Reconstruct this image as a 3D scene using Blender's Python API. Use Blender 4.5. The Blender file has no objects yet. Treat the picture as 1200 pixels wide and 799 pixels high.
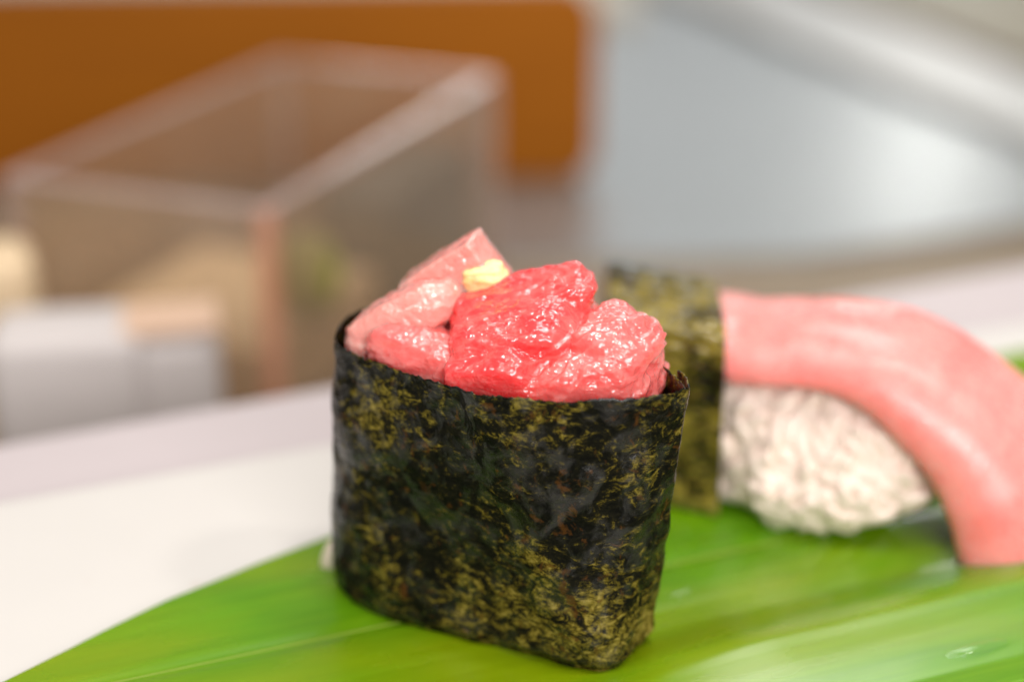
import bpy, bmesh, math, random
from mathutils import Vector, Matrix, noise

S = 0.01                      # all lengths below are in centimetres
R = math.radians
random.seed(7)
sc = bpy.context.scene
col = sc.collection

# ------------------------------------------------------------------ camera
cam = bpy.data.cameras.new('camera')
cam.lens, cam.sensor_width, cam.sensor_fit = 60, 36, 'HORIZONTAL'
cam.clip_start, cam.clip_end = 0.01, 50
cam.dof.use_dof = True
cam.dof.focus_distance = 21.8 * S
cam.dof.aperture_fstop = 5.6
cam.dof.aperture_blades = 9
cam_o = bpy.data.objects.new('camera', cam)
cam_o.location = (0.31 * S, -21.65 * S, 12.6 * S)
cam_o.rotation_euler = (R(90 - 22), 0, 0)
col.objects.link(cam_o)
sc.camera = cam_o

# ------------------------------------------------------------------ light
w = bpy.data.worlds.new('World')
sc.world = w
w.use_nodes = True
bg = w.node_tree.nodes['Background']
bg.inputs[0].default_value = (1.0, 0.96, 0.92, 1)
bg.inputs[1].default_value = 0.18


def area(name, loc, target, sx, sy, power, color):
    l = bpy.data.lights.new(name, 'AREA')
    l.shape, l.size, l.size_y, l.energy, l.color = 'RECTANGLE', sx * S, sy * S, power, color
    o = bpy.data.objects.new(name, l)
    o.location = Vector(loc) * S
    d = Vector(target) - Vector(loc)
    o.rotation_euler = d.to_track_quat('-Z', 'Y').to_euler()
    col.objects.link(o)
    return o


for lx in (-34, -11, 12, 35):                    # unseen row of small spots, added for wide sparkle on the tuna
    area('sparkle_spot', (lx, -9, 58), (1, -.5, 2), 6, 6, .72, (1.0, 0.94, 0.87))
area('overhead_panel', (28, 62, 132), (4, 0, 0), 62, 62, 9.0, (1.0, 0.975, 0.95))
area('room_front_light', (24, -85, 42), (2, 0, 2), 60, 46, 9.0, (1.0, 0.965, 0.94))
area('far_strip_light', (10, 205, 47), (5, 36, -5), 70, 16, .9, (.98, 0.99, 1.0))
area('board_fill_light', (7, 27, 15), (3, 38, -3), 7, 7, .15, (1.0, 0.93, 0.82))  # unseen light added to brighten the right end of the amber board
area('far_lamp', (58, 205, 47), (14, 36, -5), 14, 14, 1.1, (1.0, 0.98, 0.93))

vs = sc.view_settings
vs.view_transform, vs.look, vs.exposure, vs.gamma = 'Standard', 'None', 0.13, 1.0
sc.render.engine = 'CYCLES'
sc.cycles.max_bounces = 12
sc.cycles.transparent_max_bounces = 24
sc.cycles.caustics_reflective = False
sc.cycles.caustics_refractive = False
sc.cycles.sample_clamp_indirect = 6
sc.cycles.use_denoising = True


# ------------------------------------------------------------------ helpers
def link_mesh(name, verts, faces, mat, parent=None, smooth=True):
    me = bpy.data.meshes.new(name)
    me.from_pydata([(x * S, y * S, z * S) for x, y, z in verts], [], faces)
    bm = bmesh.new()
    bm.from_mesh(me)
    bmesh.ops.recalc_face_normals(bm, faces=bm.faces)
    bm.to_mesh(me)
    bm.free()
    if smooth:
        for p in me.polygons:
            p.use_smooth = True
    if mat:
        me.materials.append(mat)
    o = bpy.data.objects.new(name, me)
    col.objects.link(o)
    o.parent = parent
    return o


def tag(o, label=None, cat=None, group=None, kind=None):
    for k, v in (('label', label), ('category', cat), ('group', group), ('kind', kind)):
        if v:
            o[k] = v
    return o


def empty(name, loc=(0, 0, 0), rz=0):
    o = bpy.data.objects.new(name, None)
    o.location = Vector(loc) * S
    o.rotation_euler = (0, 0, rz)
    o.empty_display_size = 0.01
    col.objects.link(o)
    return o


def box_geo(x0, x1, y0, y1, z0, z1, bev=0.1, seg=3):
    bm = bmesh.new()
    bmesh.ops.create_cube(bm, size=1)
    for v in bm.verts:
        v.co = Vector((x0 + (v.co.x + .5) * (x1 - x0), y0 + (v.co.y + .5) * (y1 - y0), z0 + (v.co.z + .5) * (z1 - z0)))
    if bev:
        bmesh.ops.bevel(bm, geom=list(bm.edges), offset=bev, segments=seg, affect='EDGES', profile=.5)
    bm.verts.index_update()
    vv = [tuple(v.co) for v in bm.verts]
    ff = [[v.index for v in f.verts] for f in bm.faces]
    bm.free()
    return vv, ff


def box(name, x0, x1, y0, y1, z0, z1, mat, parent=None, bev=0.1, seg=3):
    v, f = box_geo(x0, x1, y0, y1, z0, z1, bev, seg)
    return link_mesh(name, v, f, mat, parent, smooth=False)


def fbm(p, o=3):
    return noise.fractal(p, 1.0, 2.0, o)


def catmull(pts, n, closed=True):
    out = []
    m = len(pts)
    for i in range(n):
        t = i / n * m
        k = int(t)
        f = t - k
        p0, p1, p2, p3 = (Vector(pts[(k + j - 1) % m]) for j in range(4))
        out.append(0.5 * ((2 * p1) + (-p0 + p2) * f + (2 * p0 - 5 * p1 + 4 * p2 - p3) * f * f + (-p0 + 3 * p1 - 3 * p2 + p3) * f ** 3))
    return out


# ------------------------------------------------------------------ materials
class Mat:
    def __init__(self, name):
        self.m = bpy.data.materials.new(name)
        self.m.use_nodes = True
        self.t = self.m.node_tree
        self.p = self.t.nodes['Principled BSDF']
        tc = self.t.nodes.new('ShaderNodeTexCoord')
        self.co = self.mapping(tc.outputs['Object'], (100, 100, 100))

    def n(self, kind, **kw):
        nd = self.t.nodes.new(kind)
        for k, v in kw.items():
            if hasattr(nd, k):
                setattr(nd, k, v)
            else:
                nd.inputs[k].default_value = v
        return nd

    def l(self, a, b):
        self.t.links.new(a, b)

    def mapping(self, src, scale=(1, 1, 1), rot=(0, 0, 0)):
        mp = self.t.nodes.new('ShaderNodeMapping')
        mp.inputs['Scale'].default_value = scale
        mp.inputs['Rotation'].default_value = rot
        self.l(src, mp.inputs['Vector'])
        return mp.outputs[0]

    def noise(self, co, scale, detail=4, rough=.55, dist=0.0):
        nd = self.t.nodes.new('ShaderNodeTexNoise')
        nd.inputs['Scale'].default_value = scale
        nd.inputs['Detail'].default_value = detail
        nd.inputs['Roughness'].default_value = rough
        nd.inputs['Distortion'].default_value = dist
        self.l(co, nd.inputs['Vector'])
        return nd.outputs['Fac']

    def vor(self, co, scale, feature='F1', out='Distance'):
        nd = self.t.nodes.new('ShaderNodeTexVoronoi')
        nd.feature = feature
        nd.inputs['Scale'].default_value = scale
        self.l(co, nd.inputs['Vector'])
        return nd.outputs[out]

    def ramp(self, fac, stops, interp='LINEAR'):
        nd = self.t.nodes.new('ShaderNodeValToRGB')
        nd.color_ramp.interpolation = interp
        e = nd.color_ramp.elements
        while len(e) < len(stops):
            e.new(0.5)
        for el, (pos, c) in zip(e, stops):
            el.position = pos
            el.color = (c, c, c, 1) if isinstance(c, (int, float)) else (*c, 1)
        self.l(fac, nd.inputs[0])
        return nd.outputs[0]

    def mix(self, fac, a, b, blend='MIX'):
        nd = self.t.nodes.new('ShaderNodeMix')
        nd.data_type = 'RGBA'
        nd.blend_type = blend
        for i, v in ((0, fac), (6, a), (7, b)):
            if isinstance(v, (int, float)):
                nd.inputs[i].default_value = v
            elif isinstance(v, tuple):
                nd.inputs[i].default_value = (*v, 1)
            else:
                self.l(v, nd.inputs[i])
        return nd.outputs[2]

    def math(self, op, a, b=0.0):
        nd = self.t.nodes.new('ShaderNodeMath')
        nd.operation = op
        for i, v in ((0, a), (1, b)):
            if isinstance(v, (int, float)):
                nd.inputs[i].default_value = v
            else:
                self.l(v, nd.inputs[i])
        return nd.outputs[0]

    def bump(self, h, strength, dist_cm, prev=None):
        nd = self.t.nodes.new('ShaderNodeBump')
        nd.inputs['Strength'].default_value = strength
        nd.inputs['Distance'].default_value = dist_cm * S
        self.l(h, nd.inputs['Height'])
        if prev:
            self.l(prev, nd.inputs['Normal'])
        return nd.outputs[0]

    def set(self, **kw):
        for k, v in kw.items():
            k = k.replace('_', ' ')
            if isinstance(v, (int, float)):
                self.p.inputs[k].default_value = v
            elif isinstance(v, tuple):
                self.p.inputs[k].default_value = v if len(v) != 3 or k == 'Subsurface Radius' else (*v, 1)
            else:
                self.l(v, self.p.inputs[k])
        return self.m


def plain(name, color, rough=.5, var=.08, scale=1.0, **kw):
    m = Mat(name)
    f = m.noise(m.co, scale, 5)
    c = m.mix(f, tuple(x * (1 - var) for x in color), tuple(min(1, x * (1 + var)) for x in color))
    return m.set(Base_Color=c, Roughness=rough, **kw)


def nori_mat(name, rz, backlit=0.0, bias=0.0):
    m = Mat(name)
    co = m.mapping(m.co, (1, 1, 1), (0, 0, rz))
    co1 = m.mapping(co, (1, 1, 1.45), (0, R(16), 0))
    warp = m.noise(co, 1.3, 3)
    flake = m.noise(co1, 3.3, 9, .68, 1.5)
    fine = m.noise(m.mapping(co, (1, 1, 1.8), (0, R(-28), 0)), 8.5, 7, .72, 1.1)
    dens = m.noise(co, .62, 3, .55)
    f = m.math('ADD', m.math('MULTIPLY', flake, .6), m.math('MULTIPLY', fine, .4))
    f = m.math('ADD', f, m.math('MULTIPLY', m.math('SUBTRACT', dens, .5 - bias), .44))
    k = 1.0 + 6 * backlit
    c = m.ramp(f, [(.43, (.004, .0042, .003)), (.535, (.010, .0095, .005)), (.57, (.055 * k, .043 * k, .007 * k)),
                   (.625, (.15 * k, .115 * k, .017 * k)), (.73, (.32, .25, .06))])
    amber = m.ramp(m.noise(co, 4.2, 5, .6, .5), [(.60, 0.0), (.68, .7)])
    c = m.mix(amber, c, (.075, .030, .006))
    ro = m.ramp(m.noise(co1, 3.0, 4, .6, .6), [(.35, .17), (.62, .36)])
    sp = m.ramp(m.noise(co, 2.2, 4, .6, .8), [(.46, .03), (.62, .62)])
    h = m.math('ADD', m.math('MULTIPLY', flake, .6), m.math('MULTIPLY', fine, .5))
    b = m.bump(h, .4, .04)
    b = m.bump(m.noise(co1, 22, 4, .6), .25, .012, b)
    b = m.bump(warp, .6, .09, b)
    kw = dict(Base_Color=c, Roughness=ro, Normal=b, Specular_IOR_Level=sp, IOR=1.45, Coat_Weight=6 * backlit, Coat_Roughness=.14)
    m.set(**kw)
    if backlit:
        m.set(Transmission_Weight=0.0)
        out = m.t.nodes['Material Output']
        tr = m.n('ShaderNodeBsdfTranslucent', Color=(.55, .42, .05, 1))
        mx = m.n('ShaderNodeMixShader', Fac=backlit)
        m.l(m.p.outputs[0], mx.inputs[1])
        m.l(tr.outputs[0], mx.inputs[2])
        m.l(mx.outputs[0], out.inputs[0])
    return m.m


def tuna_mat(name, deep, pale, bias, rot, grain=1.0, streak=2.2, sss=.30, rough=.24):
    m = Mat(name)
    st = m.mapping(m.co, (1, .22, 1), rot)           # fibres run along local y before rotation
    fib = m.noise(st, streak * 2.2, 5, .6, .8)
    cloud = m.noise(m.co, 1.3, 3, .5, .6)
    f = m.math('ADD', m.math('MULTIPLY', fib, .5), m.math('MULTIPLY', cloud, .5))
    c = m.mix(m.ramp(f, [(.38 - bias, 0.0), (.66 - bias, 1.0)]), deep, pale)
    cell = m.noise(m.mapping(m.co, (1, .6, 1), rot), 24 * grain, 4, .75)
    b = m.bump(fib, .35, .03)
    b = m.bump(cell, 1.0, .005, b)
    ro = m.ramp(m.noise(m.co, 7, 3), [(.35, rough * .7), (.7, rough * 1.5)])
    return m.set(Base_Color=c, Roughness=ro, Normal=b, Subsurface_Weight=1.0, Subsurface_Scale=sss * S,
                 Subsurface_Radius=(1.0, .22, .2), Specular_IOR_Level=.5, Coat_Weight=.22, Coat_Roughness=.3, Coat_Normal=b)


def flesh_mat():
    m = Mat('chopped_tuna_flesh')
    at = m.n('ShaderNodeAttribute')
    at.attribute_name = 'flesh'
    st = m.mapping(m.co, (.35, 1, 1.3), (R(15), R(-14), R(-20)))
    fib = m.noise(st, 4.5, 6, .65, .8)
    c = m.mix(m.ramp(fib, [(.42, 0.0), (.68, .42)]), at.outputs['Color'], (.92, .34, .30))
    wc = m.n('ShaderNodeVectorMath', operation='ADD')
    nz = m.n('ShaderNodeTexNoise', Scale=5.0)
    m.l(m.co, nz.inputs['Vector']); m.l(m.co, wc.inputs[0])
    sc_ = m.n('ShaderNodeVectorMath', operation='SCALE')
    sc_.inputs['Scale'].default_value = .16
    m.l(nz.outputs['Color'], sc_.inputs[0]); m.l(sc_.outputs[0], wc.inputs[1])
    grain = m.vor(m.mapping(wc.outputs[0], (.75, 1, 1.1), (R(15), R(-14), R(-20))), 16)
    mask = m.ramp(m.noise(m.co, 2.2, 3, .6), [(.38, .25), (.60, 1.0)])
    b = m.bump(m.noise(m.co, 11, 2, .5), 1.0, .007)
    b = m.bump(m.math('MULTIPLY', grain, mask), 1.0, .0175, b)
    ro = m.ramp(m.noise(m.co, 6, 3), [(.35, .10), (.7, .22)])
    return m.set(Base_Color=c, Roughness=ro, Normal=b, Subsurface_Weight=1.0, Subsurface_Scale=.45 * S,
                 Subsurface_Radius=(1.0, .22, .2), Specular_IOR_Level=.5, Coat_Weight=.8, Coat_Roughness=.07, Coat_Normal=b)


M = {}
M['flesh'] = flesh_mat()
M['nori'] = nori_mat('roasted_seaweed', R(25), 0, .05)
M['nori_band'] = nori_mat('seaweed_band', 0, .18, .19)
M['tuna_pale'] = tuna_mat('pale_fatty_tuna', (.86, .30, .27), (.90, .52, .46), .05, (R(20), R(35), R(20)))
M['tuna_red'] = tuna_mat('red_tuna', (.80, .075, .075), (.87, .24, .22), -.03, (R(70), R(10), R(-65)), 1.1)
M['tuna_deep'] = tuna_mat('deep_red_tuna', (.78, .03, .03), (.82, .09, .08), 0, (R(60), 0, R(40)))
M['tuna_pink'] = tuna_mat('pink_tuna', (.84, .15, .14), (.90, .40, .36), .02, (R(10), R(60), R(30)), 1.0)
M['tuna_slice'] = tuna_mat('pink_tuna_slice', (.88, .235, .215), (.90, .34, .31), .06, (R(0), R(0), R(65)), .5, .9, .35, .32)


def rice_mat():
    m = Mat('cooked_rice')
    c = m.mix(m.noise(m.co, 2.0, 3), (.79, .625, .54), (.85, .73, .645))
    b = m.bump(m.noise(m.co, 14, 3), .2, .02)
    return m.set(Base_Color=c, Roughness=.35, Normal=b, Subsurface_Weight=0.0, Subsurface_Scale=.2 * S,
                 Subsurface_Radius=(1, .7, .45), Specular_IOR_Level=.5)


M['rice'] = rice_mat()


def leaf_mat():
    m = Mat('fresh_leaf')
    # object space: x along the leaf, y across
    v1 = m.noise(m.mapping(m.co, (.03, 1, .1)), 3.2, 5, .65)
    v2 = m.noise(m.mapping(m.co, (.05, 1, .1)), 14, 3, .6)
    big = m.noise(m.mapping(m.co, (.35, 1, 1)), .35, 3, .5, .4)
    f = m.math('ADD', m.math('MULTIPLY', v1, .55), m.math('MULTIPLY', v2, .45))
    c = m.ramp(f, [(.30, (.072, .212, .002)), (.5, (.10, .258, .003)), (.70, (.13, .30, .005))])
    c = m.mix(m.ramp(big, [(.42, 0.0), (.62, .75)]), c, (.215, .28, .001))
    b = m.bump(f, .05, .03)
    b = m.bump(m.noise(m.mapping(m.co, (.25, 1, 1)), 5, 4), .10, .02, b)
    ro = m.ramp(m.noise(m.mapping(m.co, (.3, 1, 1)), .9, 4), [(.4, .24), (.65, .29)])
    return m.set(Base_Color=c, Roughness=ro, Normal=b, Specular_IOR_Level=.6, Subsurface_Weight=.25,
                 Subsurface_Scale=.1 * S, Subsurface_Radius=(.5, 1, .1))


M['leaf'] = leaf_mat()
M['midrib'] = plain('leaf_rib', (.19, .28, .012), .45)


def stone_mat(name, color, rough):
    m = Mat(name)
    sp = m.ramp(m.vor(m.co, 1.1), [(.05, .0), (.13, 1.0)])
    c = m.mix(m.noise(m.co, .6, 6), tuple(x * .95 for x in color), color)
    c = m.mix(m.math('MULTIPLY', m.math('SUBTRACT', 1.0, sp), m.ramp(m.noise(m.co, .8, 2), [(.55, 0.0), (.7, .35)])), c, (.55, .44, .38))
    return m.set(Base_Color=c, Roughness=rough, Normal=m.bump(m.noise(m.co, 30, 3), .1, .01))


M['slab'] = stone_mat('white_counter', (.63, .605, .575), .42)
M['ledge'] = stone_mat('mauve_ledge', (.53, .47, .48), .5)
M['under'] = plain('dark_worktop', (.20, .15, .095), .45)
M['pale_wall'] = plain('pale_counter', (.62, .58, .50), .6)


def steel_mat():
    m = Mat('brushed_steel')
    br = m.noise(m.mapping(m.co, (.05, 1.2, 1), (0, 0, R(-20))), 8, 4)
    c = m.mix(m.noise(m.co, .06, 3), (.42, .452, .46), (.49, .515, .52))
    ro = m.ramp(br, [(.3, .33), (.7, .46)])
    return m.set(Base_Color=c, Metallic=.9, Roughness=ro, Normal=m.bump(m.noise(m.co, .12, 2), .3, .4))


M['steel'] = steel_mat()


def wood_mat(name, a, b, rough):
    m = Mat(name)
    g = m.noise(m.mapping(m.co, (.08, 1, 1)), 1.2, 6, .6, .4)
    c = m.mix(g, a, b)
    return m.set(Base_Color=c, Roughness=rough, Normal=m.bump(g, .15, .03), Specular_IOR_Level=.2)


M['amber'] = wood_mat('amber_board', (.20, .055, .0003), (.32, .102, .0004), .7)
M['dark_wood'] = wood_mat('dark_wood', (.045, .026, .014), (.085, .05, .026), .5)
M['lit_steel'] = plain('lit_flange_steel', (.56, .57, .56), .4)  # flange's bright reflection put into a paler, non-metal colour of the steel
M['olive'] = plain('olive_counter', (.33, .30, .22), .5)
M['brown'] = plain('brown_edge', (.13, .085, .04), .5)
M['white'] = plain('white_paper', (.52, .48, .47), .6)
M['tan'] = plain('tan_packet', (.62, .47, .30), .6)
M['peach'] = plain('peach_rim', (.58, .40, .29), .6)
M['char'] = plain('charcoal', (.035, .038, .036), .35)
M['lime'] = plain('yellow_green_rind', (.24, .23, .045), .4)
M['wasabi'] = Mat('pale_yellow_paste').m


def paste_mat():
    m = Mat('pale_yellow_paste')
    c = m.mix(m.noise(m.co, 5, 4), (.88, .74, .28), (.93, .84, .48))
    return m.set(Base_Color=c, Roughness=.4, Normal=m.bump(m.noise(m.co, 16, 4), .6, .03), Subsurface_Weight=.8,
                 Subsurface_Scale=.12 * S, Subsurface_Radius=(1, .8, .3))


M['wasabi'] = paste_mat()


def acrylic_mat(name, tint, haze, hcol=(.50, .38, .27)):
    m = Mat(name)
    out = m.t.nodes['Material Output']
    tr = m.n('ShaderNodeBsdfTransparent', Color=(*tint, 1))
    gl = m.n('ShaderNodeBsdfGlossy', Color=(1, 1, 1, 1), Roughness=.12)
    fr_ = m.n('ShaderNodeFresnel', IOR=1.49)
    front = m.math('SUBTRACT', 1.0, m.n('ShaderNodeNewGeometry').outputs['Backfacing'])
    fr = m.math('MULTIPLY', fr_.outputs[0], front)
    df = m.n('ShaderNodeBsdfDiffuse', Color=(*hcol, 1))
    hz = m.math('MULTIPLY', m.ramp(m.noise(m.co, .35, 4), [(.3, .7), (.7, 1.3)]), haze)
    a = m.n('ShaderNodeMixShader')
    m.l(hz, a.inputs[0]); m.l(tr.outputs[0], a.inputs[1]); m.l(df.outputs[0], a.inputs[2])
    b = m.n('ShaderNodeMixShader')
    m.l(fr, b.inputs[0]); m.l(a.outputs[0], b.inputs[1]); m.l(gl.outputs[0], b.inputs[2])
    m.l(b.outputs[0], out.inputs[0])
    return m.m


M['acrylic'] = acrylic_mat('clear_acrylic', (.95, .90, .84), .24)
M['acrylic_edge'] = acrylic_mat('frosted_acrylic_edge', (.9, .84, .84), .26, (.80, .68, .64))
M['acrylic_reflection'] = acrylic_mat('acrylic_corner_reflection', (.95, .78, .68), .5, (.85, .45, .30))  # orange-red reflection on the near corner, put into the acrylic colour


def water_mat():
    m = Mat('water')
    tr = m.n('ShaderNodeBsdfTransparent', Color=(.97, 1, .97, 1))
    gl = m.n('ShaderNodeBsdfGlossy', Color=(1, 1, 1, 1), Roughness=.05)
    fr_ = m.n('ShaderNodeFresnel', IOR=1.4)
    front = m.math('SUBTRACT', 1.0, m.n('ShaderNodeNewGeometry').outputs['Backfacing'])
    fr = m.math('MULTIPLY', fr_.outputs[0], front)
    b = m.n('ShaderNodeMixShader')
    m.l(fr, b.inputs[0]); m.l(tr.outputs[0], b.inputs[1]); m.l(gl.outputs[0], b.inputs[2])
    m.l(b.outputs[0], m.t.nodes['Material Output'].inputs[0])
    return m.m


M['water'] = water_mat()

# ------------------------------------------------------------------ setting: counter
A25 = R(24)
cu, cv = Vector((math.cos(A25), math.sin(A25), 0)), Vector((-math.sin(A25), math.cos(A25), 0))


def strip(name, origin, u0, u1, v0, v1, z0, z1, mat, ang, bev):
    o = box(name, u0, u1, v0, v1, z0, z1, mat, None, bev, 4)
    o.location = Vector((origin[0], origin[1], 0)) * S
    o.rotation_euler.z = ang
    for p in o.data.polygons:
        p.use_smooth = False
    return o


tag(strip('counter', (-2.8, 5.0), -60, 70, -12.8, 0, -3.0, 0, M['slab'], R(23), .25), kind='structure',
    label='white speckled counter slab under the leaf')
tag(strip('counter_ledge', (-3.1, 8.1), -60, 70, -3.6, 0, -3.2, -.25, M['ledge'], R(24.5), .35), kind='structure',
    label='mauve grey ledge along the far edge of the white counter')
tag(strip('added_dark_counter', (-2.8, 5.0), -60, 70, -75, -13.0, -9.0, -5.0, M['dark_wood'], R(23), .3), kind='structure',  # unseen, added so the seaweed wrap reflects something dark
    label='unseen dark wooden counter added in front of the white slab')
tag(box('worktop', -120, 140, 4, 75, -6.2, -5.2, M['under'], None, 0), kind='structure',
    label='dark lower worktop behind the counter')
tag(box('back_counter', -160, 7, 66, 190, -6.0, -3.8, M['pale_wall'], None, .3), kind='structure',
    label='pale counter far behind the amber board')

# ------------------------------------------------------------------ leaf
LA = R(22.5)
leaf = empty('leaf', (-1.81, -1.24, 0), LA)
tag(leaf, 'broad green leaf with yellowish midrib lying on the white counter under both sushi', 'leaf')
WU = [(-6.4, 0.02, .02), (-5.6, .22, .3), (-4.75, .5, .75), (-3.54, 1.12, 1.5), (-2.24, 1.76, 2.25), (-.86, 2.31, 2.9), (.47, 2.76, 3.4),
      (4, 3.75, 4.35), (7.3, 4.35, 4.6), (11, 4.5, 4.75), (15, 4.55, 4.7), (20, 4.2, 4.0), (26, 1.2, 1.2)]


def leaf_w(u, k):
    for a, b in zip(WU, WU[1:]):
        if a[0] <= u <= b[0]:
            t = (u - a[0]) / (b[0] - a[0])
            return a[k] + (b[k] - a[k]) * t
    return .02


def sm(a, b, x):
    t = max(0, min(1, (x - a) / (b - a)))
    return t * t * (3 - 2 * t)


def leaf_z(u, p):
    z = .07
    z += .045 * math.sin(p * 1.35 + .35 * math.sin(u * .35)) * sm(.4, 1.6, abs(p))
    z += .004 * noise.noise(Vector((u * .05, p * 4.5, 0))) + .0012 * noise.noise(Vector((u * .06, p * 14, 4)))
    z += .03 * fbm(Vector((u * .22, p * .5, 3.1)), 2)
    z -= .035 * math.exp(-(p / .16) ** 2)
    # the near half rises to a soft crease, then falls to a flat margin
    ridge = .30 * sm(-1.4, -2.75, p) if p > -2.85 else max(0, .30 - .24 * (-2.85 - p))
    z += ridge * sm(1.8, 5, u)
    z += .16 * sm(3.6, 5.0, p) * sm(8, 12, u)
    return max(z, .035)


def build_leaf():
    nu, npp = 300, 200
    V, F = [], []
    for side in (0, 1):
        for i in range(nu + 1):
            u = -6.4 + 32.4 * (i / nu)
            for j in range(npp + 1):
                q = -1 + 2 * j / npp
                p = q * leaf_w(u, 1 if q > 0 else 2)
                V.append((u, p, leaf_z(u, p) - (.03 if side else 0)))
    n1 = (nu + 1) * (npp + 1)
    for side in (0, 1):
        for i in range(nu):
            for j in range(npp):
                a = side * n1 + i * (npp + 1) + j
                q = (a, a + 1, a + npp + 2, a + npp + 1)
                F.append(q if side else q[::-1])
    for i in range(nu):
        for j in (0, npp):
            a = i * (npp + 1) + j
            F.append((a, a + npp + 1, a + npp + 1 + n1, a + n1))
    return link_mesh('blade', V, F, M['leaf'], leaf)


build_leaf()


def tube(name, pts, rad, mat, parent=None, seg=10):
    V, F = [], []
    for i, p in enumerate(pts):
        r = rad(i / (len(pts) - 1))
        for k in range(seg):
            a = 2 * math.pi * k / seg
            V.append((p[0], p[1] + math.cos(a) * r, p[2] + math.sin(a) * r * .55))
    for i in range(len(pts) - 1):
        for k in range(seg):
            F.append((i * seg + k, i * seg + (k + 1) % seg, (i + 1) * seg + (k + 1) % seg, (i + 1) * seg + k))
    F.append(list(range(seg)))
    F.append(list(range((len(pts) - 1) * seg, len(pts) * seg)))
    return link_mesh(name, V, F, mat, parent)


tube('midrib', [(-6.3 + i * .4, 0, leaf_z(-6.3 + i * .4, 0) + .004) for i in range(80)], lambda t: .012 + .035 * t, M['midrib'], leaf)

# ------------------------------------------------------------------ gunkan sushi
GZ = .08
gk = empty('gunkan_sushi', (0, -.4, GZ))
tag(gk, 'upright sushi wrapped in dark seaweed and heaped with chopped raw tuna, nearest on the leaf', 'sushi')
base = [(2.18, -1.36), (2.08, -1.82), (1.88, -2.22), (1.64, -2.40), (1.35, -2.40), (.4, -1.97), (-.6, -1.52), (-1.4, -1.15), (-2.02, -.62), (-2.25, -.02), (-2.1, .7), (-1.4, 1.1), (-.4, .95), (.7, .4), (1.7, -.4)]
top = [(2.50, -1.66), (2.42, -1.98), (1.7, -2.25), (.65, -2.27), (-.08, -2.08), (-.45, -1.70), (-1.0, -1.26), (-1.62, -.80), (-2.0, -.42), (-2.14, -.05), (-2.02, .62), (-1.3, 1.1), (-.2, .95), (1.0, .3), (2.1, -.75)]
NS, NV = 520, 130
bl = catmull([(x, y + .4, 0) for x, y in base], NS)
tl = catmull([(x, y + .4, 0) for x, y in top], NS)


def wrap_pt(s, v, off):
    """s in turns (0..1.06), v 0..1 up; off outward in cm"""
    k = (s % 1) * NS
    i = int(k) % NS
    f = k - int(k)
    def at(l, j):
        return l[j % NS] * (1 - f) + l[(j + 1) % NS] * f
    b, t = at(bl, i), at(tl, i)
    e = v ** 1.08
    p = b * (1 - e) + t * e
    d = (at(bl, i + 3) - at(bl, i - 3)) * (1 - e) + (at(tl, i + 3) - at(tl, i - 3)) * e
    n = Vector((-d.y, d.x, 0)).normalized()
    if n.dot(p) < 0:
        n = -n
    H = 3.86 + .05 * math.sin(s * 11) + .035 * fbm(Vector((s * 30, 0, 5)), 3) + .028 * fbm(Vector((s * 130, 0, 9)), 2)
    z = v * H
    q = Vector((p.x, p.y, z))
    nz = .065 * fbm(Vector((q.x * .9, q.y * .9, q.z * .9)), 2) +   .026 * fbm(Vector((q.x * 2.6, q.y * 2.6, q.z * 2.6 + 7)), 4)
    # soft dent in the lower left of the front and tuck at the foot
    dent = -.07 * math.exp(-((s - .42) / .09) ** 2 - ((v - .33) / .25) ** 2)
    foot = -.10 * (1 - sm(0, .05, v))
    return q + n * (nz + dent + foot + off)


def build_wrap():
    s0, s1 = -.035, 1.075
    n = int(NS * (s1 - s0))
    V, F = [], []
    for side in (0, 1):
        for i in range(n + 1):
            s = s0 + (s1 - s0) * i / n
            off = .055 * (1 - sm(-.03, .12, s)) - .03 * sm(1.0, 1.06, s) - (.022 if side else 0)
            off += .05 * (1 - sm(-.035, .0, s))
            for j in range(NV + 1):
                V.append(tuple(wrap_pt(s, j / NV, off)))
    n1 = (n + 1) * (NV + 1)
    for side in (0, 1):
        for i in range(n):
            for j in range(NV):
                a = side * n1 + i * (NV + 1) + j
                F.append((a, a + NV + 1, a + NV + 2, a + 1))
    for i in range(n):
        for j in (0, NV):
            a = i * (NV + 1) + j
            F.append((a, a + NV + 1, a + NV + 1 + n1, a + n1))
    for i in (0, n):
        for j in range(NV):
            a = i * (NV + 1) + j
            F.append((a, a + 1, a + 1 + n1, a + n1))
    return link_mesh('seaweed_wrap', V, F, M['nori'], gk)


build_wrap()


def build_fill():
    V, F = [], []
    n = 80
    for z, k in ((.06, .86), (1.5, .88), (2.6, .88), (3.1, .86)):
        for i in range(n):
            j = i * NS // n
            p = bl[j] * (1 - z / 3.9) + tl[j] * (z / 3.9)
            V.append((p.x * k, p.y * k, z))
    for r in range(3):
        for i in range(n):
            F.append((r * n + i, r * n + (i + 1) % n, (r + 1) * n + (i + 1) % n, (r + 1) * n + i))
    F.append(list(range(n)))
    F.append(list(range(3 * n, 4 * n)))
    return link_mesh('rice', V, F, M['rice'], gk)


build_fill()


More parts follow.
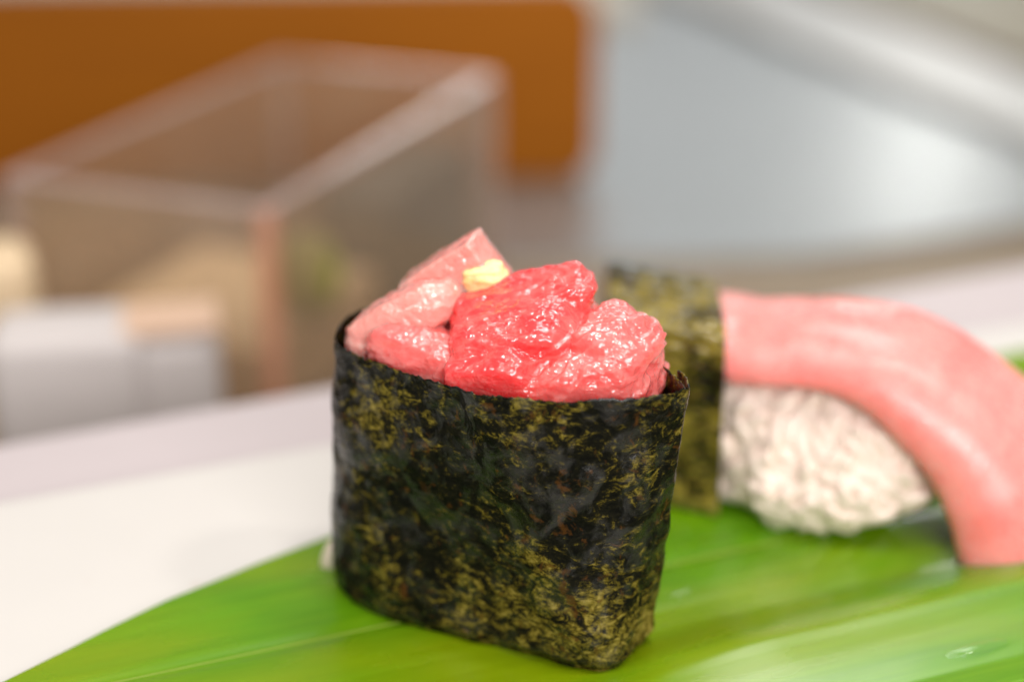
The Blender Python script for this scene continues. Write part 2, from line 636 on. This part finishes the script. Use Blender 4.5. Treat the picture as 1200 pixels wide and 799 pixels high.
def chunk(mat, c, half, rot, seed, parent, sq=.55, lump=.10, fibre=.03, fdir=(1, .25, 1), res=60, label=None, name='tuna_chunk'):
    """a torn lump of fish: rounded block, lumpy, with fine fibre relief; c in world cm"""
    bm = bmesh.new()
    bmesh.ops.create_cube(bm, size=2)
    bmesh.ops.subdivide_edges(bm, edges=list(bm.edges), cuts=res, use_grid_fill=True)
    bm.verts.index_update()
    h = Vector(half)
    rm = Matrix.Rotation(R(rot[2]), 3, 'Z') @ Matrix.Rotation(R(rot[1]), 3, 'Y') @ Matrix.Rotation(R(rot[0]), 3, 'X')
    off = Vector((seed * 3.7, seed * 1.9, seed * 5.3))
    V = []
    for v in bm.verts:
        d = v.co.normalized()
        p = v.co * sq + d * (1 - sq) * 1.12
        q = Vector((p.x * h.x, p.y * h.y, p.z * h.z))
        n = Vector((d.x / h.x, d.y / h.y, d.z / h.z)).normalized()
        q += n * lump * (noise.fractal(q * 1.3 + off, 1.0, 2.0, 2))
        fq = Vector((q.x * fdir[0], q.y * fdir[1], q.z * fdir[2])) * 4.0 + off
        q += n * fibre * .8 * (noise.noise(fq) + .6 * noise.noise(fq * 2.2))
        lay = q.z * 4.6 + q.x * 1.1 + 1.3 * noise.noise(q * 1.1 + off) + .5 * noise.noise(q * 3 + off)
        fr_ = lay - math.floor(lay)
        saw = fr_ / .78 if fr_ < .78 else (1 - fr_) / .22
        q += n * fibre * 1.7 * (.5 - saw) * (.5 + .5 * noise.noise(q * 1.7 - off))
        q += n * .012 * noise.noise(q * 11 + off)
        V.append(tuple(rm @ q))
    F = [[v.index for v in f.verts] for f in bm.faces]
    bm.free()
    o = link_mesh(name, V, F, M[mat], parent)
    o.location = (Vector(c) - Vector((0, -.4, GZ))) * S
    if label:
        o['label'] = label
    return o


# mat, centre, half sizes, rotation (x, y, z degrees), seed
def lump_geo(half, rot, sq, cuts):
    bm = bmesh.new()
    bmesh.ops.create_cube(bm, size=2)
    bmesh.ops.subdivide_edges(bm, edges=list(bm.edges), cuts=cuts, use_grid_fill=True)
    bm.verts.index_update()
    rm = Matrix.Rotation(R(rot[2]), 3, 'Z') @ Matrix.Rotation(R(rot[1]), 3, 'Y') @ Matrix.Rotation(R(rot[0]), 3, 'X')
    out = []
    for v in bm.verts:
        p = v.co * sq + v.co.normalized() * (1 - sq) * 1.12
        out.append(rm @ Vector((p.x * half[0], p.y * half[1], p.z * half[2])))
    F = [[v.index for v in f.verts] for f in bm.faces]
    bm.free()
    return out, F, rm


def fused_tuna(name, lumps, seed, voxel=.020, relief=1.0):
    V, F, info = [], [], []
    for c, half, rot, sq, colr in lumps:
        c = Vector(c) - Vector((0, -.4, GZ))
        vv, ff, rm = lump_geo(half, rot, sq, 14)
        b = len(V)
        V += [tuple(v + c) for v in vv]
        F += [[i + b for i in f] for f in ff]
        info.append((c, rm.transposed(), half, Vector(colr)))
    tmp = link_mesh('tuna_blank', V, F, None)
    md = tmp.modifiers.new('r', 'REMESH')
    md.mode, md.voxel_size, md.use_smooth_shade = 'VOXEL', voxel * S, True
    dg = bpy.context.evaluated_depsgraph_get()
    me = bpy.data.meshes.new_from_object(tmp.evaluated_get(dg))
    bpy.data.objects.remove(tmp)
    bm = bmesh.new()
    bm.from_mesh(me)
    for _ in range(5):
        bmesh.ops.smooth_vert(bm, verts=bm.verts, factor=.5, use_axis_x=True, use_axis_y=True, use_axis_z=True)
    bm.normal_update()
    off = Vector((seed * 2.3, seed * 4.1, seed))
    cols, pos = [], []
    gd = Matrix.Rotation(R(-22), 3, 'Z')
    for v in bm.verts:
        q = v.co / S
        ws, acc = 0, Vector((0, 0, 0))
        for c, ri, h, colr in info:
            l = ri @ (q - c)
            d = math.sqrt((l.x / h[0]) ** 2 + (l.y / h[1]) ** 2 + (l.z / h[2]) ** 2)
            w_ = math.exp(-9 * d)
            ws += w_
            acc += colr * w_
        cols.append(acc / ws)
        n = v.normal
        g = gd.transposed() @ q
        # torn layers: warped terraces that lean down to the left, plus fibres and wet grain
        lay = (g.z - .28 * g.x) * 4.3 + 1.5 * noise.noise(q * 1.2 + off) + .6 * noise.noise(q * 3.1 + off)
        t = lay - math.floor(lay)
        saw = t / .74 if t < .74 else (1 - t) / .26
        k = .45 + .55 * noise.noise(q * 1.6 - off)
        d = .06 * relief * (saw - .5) * max(0, k)
        d += .05 * relief * noise.noise(q * 2.4 + off)
        fq = Vector((g.x * 1.6, g.y * 5, g.z * 7)) + off
        d += .022 * relief * noise.noise(fq) + .012 * relief * noise.noise(fq * 2.1)
        d += .022 * relief * noise.noise(q * 5.5 - off) + .012 * noise.noise(q * 11 + off)
        pos.append(v.co + n * d * S)
    for v, p in zip(bm.verts, pos):
        v.co = p
    bm.to_mesh(me)
    bm.free()
    at = me.attributes.new('flesh', 'FLOAT_COLOR', 'POINT')
    at.data.foreach_set('color', [x for c in cols for x in (c.x, c.y, c.z, 1)])
    for p in me.polygons:
        p.use_smooth = True
    me.materials.clear()
    me.materials.append(M['flesh'])
    me.name = name
    o = bpy.data.objects.new(name, me)
    col.objects.link(o)
    o.parent = gk
    return o


PALE, PINK, RED, DEEP = (.90, .36, .315), (.88, .165, .155), (.86, .062, .066), (.82, .022, .022)
fused_tuna('tuna_chunk', [((-.33, .25, 4.44), (.64, .40, .66), (0, -36, -12), .86, PALE)], 2, relief=.35)['label'] = 'pale pink square cut tuna block standing at the back'
fused_tuna('tuna_chunk', [((-1.18, -.12, 4.20), (.82, .45, .36), (-12, -33, -10), .22, PALE),
                          ((-.70, .05, 4.42), (.45, .40, .30), (-12, -30, -10), .22, PALE)], 3, relief=.55)['label'] = 'pale pink tuna piece at the left of the heap'
fused_tuna('tuna_chunk', [((-.98, -.56, 3.98), (.62, .42, .33), (8, 12, -26), .24, PINK), ((-.45, -.85, 3.86), (.55, .40, .30), (8, 14, -26), .40, PINK),
                          ((-1.45, -.16, 3.74), (.42, .32, .22), (0, 8, -30), .4, DEEP), ((-.8, -.3, 3.65), (.8, .55, .3), (0, 0, -26), .4, DEEP)], 4, relief=.9)
fused_tuna('chopped_tuna', [
    ((.30, -.58, 3.70), (1.70, .80, .46), (0, 0, -22), .4, DEEP),
    ((.36, -.88, 4.22), (.86, .60, .46), (22, -12, -14), .30, RED),
    ((.80, -.80, 4.10), (.80, .62, .50), (20, 6, -14), .30, RED),
    ((.44, -.40, 4.62), (.95, .46, .22), (14, -15, -8), .45, RED),
    ((1.02, -.42, 4.70), (.36, .36, .18), (10, 8, -8), .45, PINK),
    ((.08, -1.28, 3.92), (.62, .40, .38), (20, -14, -20), .35, RED),
    ((1.62, -1.05, 4.02), (.56, .66, .62), (10, 22, -25), .30, PINK),
    ((1.72, -1.10, 3.70), (.52, .62, .55), (4, 4, -25), .30, PINK),
    ((1.05, -1.44, 3.84), (.86, .42, .40), (16, -16, -8), .35, PINK),
    ((.70, -1.48, 3.66), (.80, .32, .32), (8, 0, -8), .4, DEEP),
    ((.55, .1, 4.1), (1.0, .6, .4), (0, 6, -20), .4, PINK),
    ((-.7, .4, 3.85), (.9, .6, .35), (0, -6, -20), .4, DEEP)], 6)['label'] = 'coral red mass of torn wet tuna on top'
chunk('wasabi', (-.03, -.08, 4.76), (.29, .20, .24), (10, -14, 0), 15, gk, .25, .08, .04, (1, 1, 1), 20, name='yellow_paste')

# ------------------------------------------------------------------ nigiri sushi
NA = -R(27)
ng = empty('nigiri_sushi', (3.6, 2.35, .06), NA)
tag(ng, 'nigiri sushi with pink tuna slice draped over white rice under a seaweed band', 'sushi')
rc, rh = Vector((-.05, 1.12, 1.24)), Vector((3.34, 1.22, 1.32))


def superell(d, e=2.6):
    k = (abs(d.x) ** e + abs(d.y) ** e + abs(d.z) ** e) ** (-1 / e)
    return d * k


def bulge(q):
    # the rice spreads towards the front at its foot, to the right of the band
    q.y -= .62 * sm(.0, .9, q.x) * (1 - sm(.2, 2.2, q.z)) * (1 - sm(.3, 1.6, q.y)) * (1 - .5 * sm(2.2, 3.4, q.x))
    return q


def build_rice():
    bm = bmesh.new()
    bmesh.ops.create_icosphere(bm, subdivisions=5, radius=1)
    bm.verts.index_update()
    V = []
    for v in bm.verts:
        p = superell(v.co.normalized())
        q = Vector((p.x * rh.x, p.y * rh.y, p.z * rh.z))
        q *= .998 + .016 * noise.noise(q * 1.6)
        q = bulge(q + rc)
        V.append((q.x, q.y, max(q.z, .03)))
    F = [[v.index for v in f.verts] for f in bm.faces]
    bm.free()
    return link_mesh('rice', V, F, M['rice'], ng)


rice = build_rice()


def grain_mesh(k):
    bm = bmesh.new()
    bmesh.ops.create_uvsphere(bm, u_segments=8, v_segments=6, radius=1)
    for v in bm.verts:
        v.co = Vector((v.co.x * .15, v.co.y * .15, v.co.z * (.36 + .03 * k)))
        v.co.x += .12 * v.co.z ** 2 * (1 + k)
        v.co *= S
    me = bpy.data.meshes.new('rice_grain')
    bm.to_mesh(me)
    bm.free()
    for p in me.polygons:
        p.use_smooth = True
    me.materials.append(M['rice'])
    return me


gms = [grain_mesh(k) for k in range(3)]
cnt = 0
rnd = random.Random(3)
while cnt < 280:
    d = Vector((rnd.uniform(-.1, 1), rnd.uniform(-1, .12), rnd.uniform(-.95, .8)))
    if d.length < .2:
        continue
    p = superell(d.normalized())
    q = Vector((p.x * rh.x, p.y * rh.y, p.z * rh.z))
    n = Vector((d.x / rh.x, d.y / rh.y, d.z / rh.z)).normalized()
    q = bulge(q * rnd.uniform(.91, .965) + rc)
    if q.x < -.1 or q.z < .12:
        continue
    o = bpy.data.objects.new('rice_grain', gms[cnt % 3])
    t = n.cross(Vector((rnd.gauss(0, 1), rnd.gauss(0, 1), rnd.gauss(0, 1)))).normalized()
    t = (t + n * rnd.uniform(-.35, .35)).normalized()
    o.rotation_euler = t.to_track_quat('Z', 'Y').to_euler()
    o.location = q * S
    o.parent = rice
    col.objects.link(o)
    cnt += 1

PATH = [(-4.1, .1), (-3.8, .45), (-3.3, 1.0), (-2.6, 1.65), (-1.7, 2.2), (-.8, 2.40), (0, 2.42), (.7, 2.53), (1.23, 2.53), (2.03, 2.22), (2.86, 1.42), (3.28, .70), (3.52, .05)]


def build_slice():
    n, m = 150, 72
    P = []
    k = len(PATH) - 1
    for i in range(n + 1):
        t = min(i / n * k, k - 1e-6)
        j = int(t)
        f = t - j
        p0, p1, p2, p3 = (Vector(PATH[max(0, min(k, j + d))]) for d in (-1, 0, 1, 2))
        P.append(0.5 * ((2 * p1) + (-p0 + p2) * f + (2 * p0 - 5 * p1 + 4 * p2 - p3) * f * f + (-p0 + 3 * p1 - 3 * p2 + p3) * f ** 3))
    V, F = [], []
    for i, p in enumerate(P):
        a, b = P[max(0, i - 1)], P[min(n, i + 1)]
        tg = (b - a).normalized()
        nr = Vector((-tg.y, tg.x))
        if i > n * .8:
            nr = (nr + Vector((.25, .10)) * sm(.8, 1, i / n)).normalized()
        t = i / n
        th = .60 + .90 * sm(.60, .98, t)
        th *= .55 + .45 * (sm(0, .03, t) * sm(1.0, .975, t)) ** .5
        v0 = -.24 + .05 * math.sin(t * 9) + .05 * fbm(Vector((t * 9, 2, 0)), 3)
        v1 = 2.40 + .06 * math.sin(t * 7 + 1)
        for q in range(m):
            an = 2 * math.pi * q / m
            c, s_ = math.cos(an), math.sin(an)
            e = .66
            cx = math.copysign(abs(c) ** e, c)
            cz = math.copysign(abs(s_) ** .75, s_)
            vv = (v0 + v1) / 2 + (v1 - v0) / 2 * cx
            hh = th / 2 + th / 2 * cz
            hh += .05 * (1 - ((vv - v0) / (v1 - v0) * 2 - 1) ** 2) * (1 if cz > 0 else .3)
            Q = Vector((p.x + nr.x * hh, vv, p.y + nr.y * hh))
            Q.z -= nr.y * hh * .85 * sm(.90, 1, t) + .22 * max(0, (vv - .8) / 1.5) ** 2 * (1 - sm(.5, .8, t))
            Q.z -= .36 * max(0, (.75 - vv) / .99) ** 2 * sm(.455, .53, t) * (1 - .45 * sm(.62, .8, t))
            Q.x += .26 * (vv - v0) * sm(.62, .9, t)
            Q += Vector((nr.x, 0, nr.y)) * .035 * fbm(Q * .9, 2)
            V.append((Q.x, Q.y, max(Q.z, .03)))
    for i in range(n):
        for q in range(m):
            F.append((i * m + q, i * m + (q + 1) % m, (i + 1) * m + (q + 1) % m, (i + 1) * m + q))
    F.append(list(range(m)))
    F.append(list(range(n * m, (n + 1) * m)))
    return link_mesh('tuna_slice', V, F, M['tuna_slice'], ng)


build_slice()


def build_band():
    # closed loop in the (v, z) plane, swept from u = -2.0 to u = 0
    loop = catmull([(-.30, .05, 0), (-.36, .8, 0), (-.34, 1.7, 0), (-.32, 2.6, 0), (-.12, 3.0, 0), (.6, 3.13, 0), (1.2, 3.13, 0), (1.9, 3.0, 0), (2.42, 2.75, 0), (2.6, 2.3, 0),
                    (2.62, 1.5, 0), (2.55, .6, 0), (2.4, .03, 0), (1.2, .02, 0)], 360)
    nu = 90
    V, F = [], []
    m = len(loop)
    arc = [0]
    for i in range(1, m):
        arc.append(arc[-1] + (loop[i] - loop[i - 1]).length)
    for side in (0, 1):
        for i in range(nu + 1):
            u = -1.9 + 1.9 * i / nu
            for j in range(m):
                p = loop[j]
                d = loop[(j + 1) % m] - loop[j - 1]
                n = Vector((d.y, -d.x, 0)).normalized()
                if n.dot(p - Vector((1.15, 1.5, 0))) < 0:
                    n = -n
                h = .026 * math.sin(arc[j] * 2 * math.pi / .24) * (.6 + .4 * math.sin(u * 2 * math.pi / .46 + 2 * fbm(Vector((arc[j] * 2, 0, 0)), 1)))
                h += .035 * fbm(Vector((u * 1.2, p.x * 1.4, p.y * 1.4)), 3)
                if p.y < .3:
                    h *= .3
                q = p + n * (h + .05 - (.03 if side else 0))
                V.append((u + .06 - .47 * (q.x + .3), q.x, max(q.y, .0)))
    n1 = (nu + 1) * m
    for side in (0, 1):
        for i in range(nu):
            for j in range(m):
                a, b = side * n1 + i * m + j, side * n1 + i * m + (j + 1) % m
                F.append((a, b, b + m, a + m))
    for i in (0, nu):
        for j in range(m):
            a, b = i * m + j, i * m + (j + 1) % m
            F.append((a, b, b + n1, a + n1))
    return link_mesh('seaweed_band', V, F, M['nori_band'], ng)


build_band()

# ------------------------------------------------------------------ loose rice grain and water on the leaf
g = bpy.data.objects.new('rice_grain', gms[1])
g.location = Vector((-2.36, .45, .22)) * S
g.rotation_euler = (R(15), R(10), R(20))
col.objects.link(g)
tag(g, 'single white rice grain stuck to the left foot of the seaweed wrapped sushi', 'rice grain')


def drop(x, y, z, a, b, h, rz, label, name='water_drop'):
    V, F = [], []
    rings, seg = 10, 28
    for r in range(rings + 1):
        t = r / rings
        for k in range(seg):
            an = 2 * math.pi * k / seg
            w_ = 1 + .07 * math.sin(an * 3 + x) + .03 * math.sin(an * 5 + y)
            V.append((math.cos(an) * a * t * w_, math.sin(an) * b * t * w_, h * math.sqrt(max(0, 1 - t * t))))
    for r in range(rings):
        for k in range(seg):
            F.append((r * seg + k, r * seg + (k + 1) % seg, (r + 1) * seg + (k + 1) % seg, (r + 1) * seg + k))
    F.append([rings * seg + k for k in range(seg)])
    bmo = link_mesh(name, V, F, M['water'])
    bm = bmesh.new(); bm.from_mesh(bmo.data)
    bmesh.ops.remove_doubles(bm, verts=bm.verts, dist=1e-6)
    bmesh.ops.recalc_face_normals(bm, faces=bm.faces)
    bm.to_mesh(bmo.data); bm.free()
    bmo.location = Vector((x, y, z)) * S
    bmo.rotation_euler.z = rz
    return tag(bmo, label, 'water drop')


def on_leaf(x, y):
    dx, dy = x + 1.81, y + 1.24
    return leaf_z(dx * math.cos(LA) + dy * math.sin(LA), -dx * math.sin(LA) + dy * math.cos(LA))


drop(6.55, -1.95, on_leaf(6.55, -1.95) - .01, .55, .13, .10, R(22), 'long flat water drop near the leaf edge in front of the nigiri')
drop(2.75, -.25, on_leaf(2.75, -.25) - .01, .26, .10, .05, R(22), 'small water streak on the leaf between the two sushi')

# ------------------------------------------------------------------ clear box with its contents
ca = empty('clear_box', (-5.15, 14.96, -5.2), math.atan2(.36, -.933))
tag(ca, 'open clear acrylic box with frosted edges behind the counter at the left', 'box')
# local x: towards the left corner (7.2 long); local y (after rotation) points towards the camera, so the box spans y from -13.8 to 0
LX, LY, HZ, T = 7.2, 13.8, 6.2, .28
for nm, g_ in (('side_panel', (0, LX, -T, 0)), ('side_panel', (0, LX, -LY, -LY + T)), ('side_panel', (0, T, -LY + T + .01, -T - .01)), ('side_panel', (LX - T, LX, -LY + T + .01, -T - .01))):
    p = box(nm, *g_, 0.05, HZ - .13, M['acrylic'], ca, .0)
    p['kind'] = 'thing'
    box('rim', g_[0] - .02, g_[1] + .02, g_[2] - .02, g_[3] + .02, HZ - .10, HZ, M['acrylic_edge'], p, .03)
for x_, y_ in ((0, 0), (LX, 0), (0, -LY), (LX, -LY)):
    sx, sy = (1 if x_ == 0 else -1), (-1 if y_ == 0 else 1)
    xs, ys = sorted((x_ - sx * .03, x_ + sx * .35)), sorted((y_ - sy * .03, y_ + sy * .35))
    box('corner_edge', xs[0], xs[1], ys[0], ys[1], .05, HZ - .12, M['acrylic_reflection' if x_ == 0 and y_ == 0 else 'acrylic_edge'], ca, .06)
box('bottom_panel', .3, LX - .3, -LY + .3, -.3, 0.05, .3, M['acrylic'], ca, .0)


def in_box(x0, x1, y0, y1, z0, z1, name, mat, label, cat, bev=.15):
    o = box(name, x0, x1, y0, y1, z0, z1, M[mat], None, bev)
    o.location = Vector((-5.15, 14.96, -5.2)) * S
    o.rotation_euler.z = math.atan2(.36, -.933)
    return tag(o, label, cat)


in_box(.7, 6.2, -7.0, -.6, .32, 2.4, 'beige_block', 'tan', 'beige block lying low inside the clear box', 'block')
in_box(.5, 2.6, -13.2, -7.3, .32, 4.2, 'dark_block', 'char', 'dark upright block inside the clear box towards its far end', 'tray')  # plain charcoal block filling the dark area behind the right panel

# a round yellow-green fruit
bm = bmesh.new()
bmesh.ops.create_uvsphere(bm, u_segments=28, v_segments=18, radius=1)
bm.verts.index_update()
fv = []
for v in bm.verts:
    d = v.co.copy()
    r = 1.0 + .035 * noise.noise(d * 2) - .10 * math.exp(-((d.z - 1) / .12) ** 2)
    fv.append((d.x * .85 * r, d.y * .85 * r, d.z * 1.15 * r))
ff = [[v.index for v in f.verts] for f in bm.faces]
bm.free()
fr = link_mesh('fruit', fv, ff, M['lime'])
fr.location = Vector((-4.75, 18.0, -1.66)) * S
tag(fr, 'yellow green rounded fruit showing through the right side of the clear box', 'fruit')

# pale things at the far left, in front of the box
def loose(name, loc, sx, sy, sz, rz, mat, label, cat, bev=.5):
    o = box(name, -sx / 2, sx / 2, -sy / 2, sy / 2, 0, sz, M[mat], None, bev, 4)
    o.location = Vector(loc) * S
    o.rotation_euler.z = rz
    return tag(o, label, cat)


loose('white_packet', (-9.3, 12.6, -5.2), 3.4, 2.2, 4.5, R(8), 'white', 'white block like packet with flat top at the far left edge behind the counter', 'packet')
loose('beige_packet', (-11.6, 15.0, -5.2), 2.0, 2.0, 5.3, R(20), 'tan', 'taller beige packet behind the white one at the far left edge', 'packet')
loose('rimmed_packet', (-7.15, 12.9, -5.2), 2.1, 1.6, 4.3, R(12), 'white', 'low white packet with a peach coloured top in front of the clear box', 'packet')
o = box('top_band', -1.07, 1.07, -.82, .82, 4.2, 4.5, M['peach'], bpy.data.objects['rimmed_packet'], .1)
# ------------------------------------------------------------------ amber board
def build_board():
    L, H, Tk, r = 60, 6.7, 1.6, 1.1
    prof = [(-L, 0)]
    for k in range(9):
        a = -math.pi / 2 + math.pi / 2 * k / 8
        prof.append((-r + r * math.cos(a), r + r * math.sin(a)))
    for k in range(9):
        a = math.pi / 2 * k / 8
        prof.append((-r + r * math.cos(a), H - r + r * math.sin(a)))
    prof.append((-L, H))
    n = len(prof)
    V = [(x, 0, z) for x, z in prof] + [(x, Tk, z) for x, z in prof]
    F = [list(range(n)), list(range(n, 2 * n))] + [(i, (i + 1) % n, (i + 1) % n + n, i + n) for i in range(n)]
    o = link_mesh('amber_board', V, F, M['amber'], None, False)
    o.location = Vector((3.3, 37.3, -4.9)) * S
    o.rotation_euler.z = R(4)
    return tag(o, 'long amber brown board standing on edge behind the clear box', 'board')


build_board()

# ------------------------------------------------------------------ steel tray on the right
st = empty('steel_tray', (0, 0, -5.2))
tag(st, 'wide grey stainless steel tray behind the counter on the right', 'tray')


def slab_poly(name, pts, z0, z1, mat, parent):
    n = len(pts)
    V = [(x, y, z0) for x, y in pts] + [(x, y, z1) for x, y in pts]
    F = [list(range(n)), list(range(n, 2 * n))] + [(i, (i + 1) % n, (i + 1) % n + n, i + n) for i in range(n)]
    return link_mesh(name, V, F, mat, parent, False)


slab_poly('tray_base', [(-14, 27.6), (9.7, 29.2), (17.5, 32.5), (23.2, 32.5), (7.6, 75), (-14, 75)], .02, .22, M['steel'], st)
slab_poly('tray_flange', [(7.65, 75), (23.25, 32.5), (29.0, 32.5), (15.5, 75)], .02, .75, M['lit_steel'], st)
slab_poly('tray_brown_line', [(8.1, 74.4), (12.7, 61.5), (13.1, 61.6), (8.9, 74.4)], .74, .80, M['brown'], st)  # thin brown strip laid along the inner side of the flange
slab_poly('tray_lip_shadow', [(15.55, 75), (29.05, 32.5), (29.9, 32.5), (16.4, 75)], .02, 1.05, M['brown'], st)  # raised outer edge; its brown colour stands for the gap shadow
tag(slab_poly('olive_counter', [(16.5, 75), (30, 32.5), (140, 60), (140, 190), (16.5, 190)], -6.0, -4.2, M['olive'], None), kind='structure', label='olive grey counter far behind the steel tray')
tag(slab_poly('far_counter', [(7.7, 75.2), (16.4, 75.2), (16.4, 190), (7.7, 190)], -6.0, -4.6, M['pale_wall'], None), kind='structure', label='pale far counter beyond the steel tray')
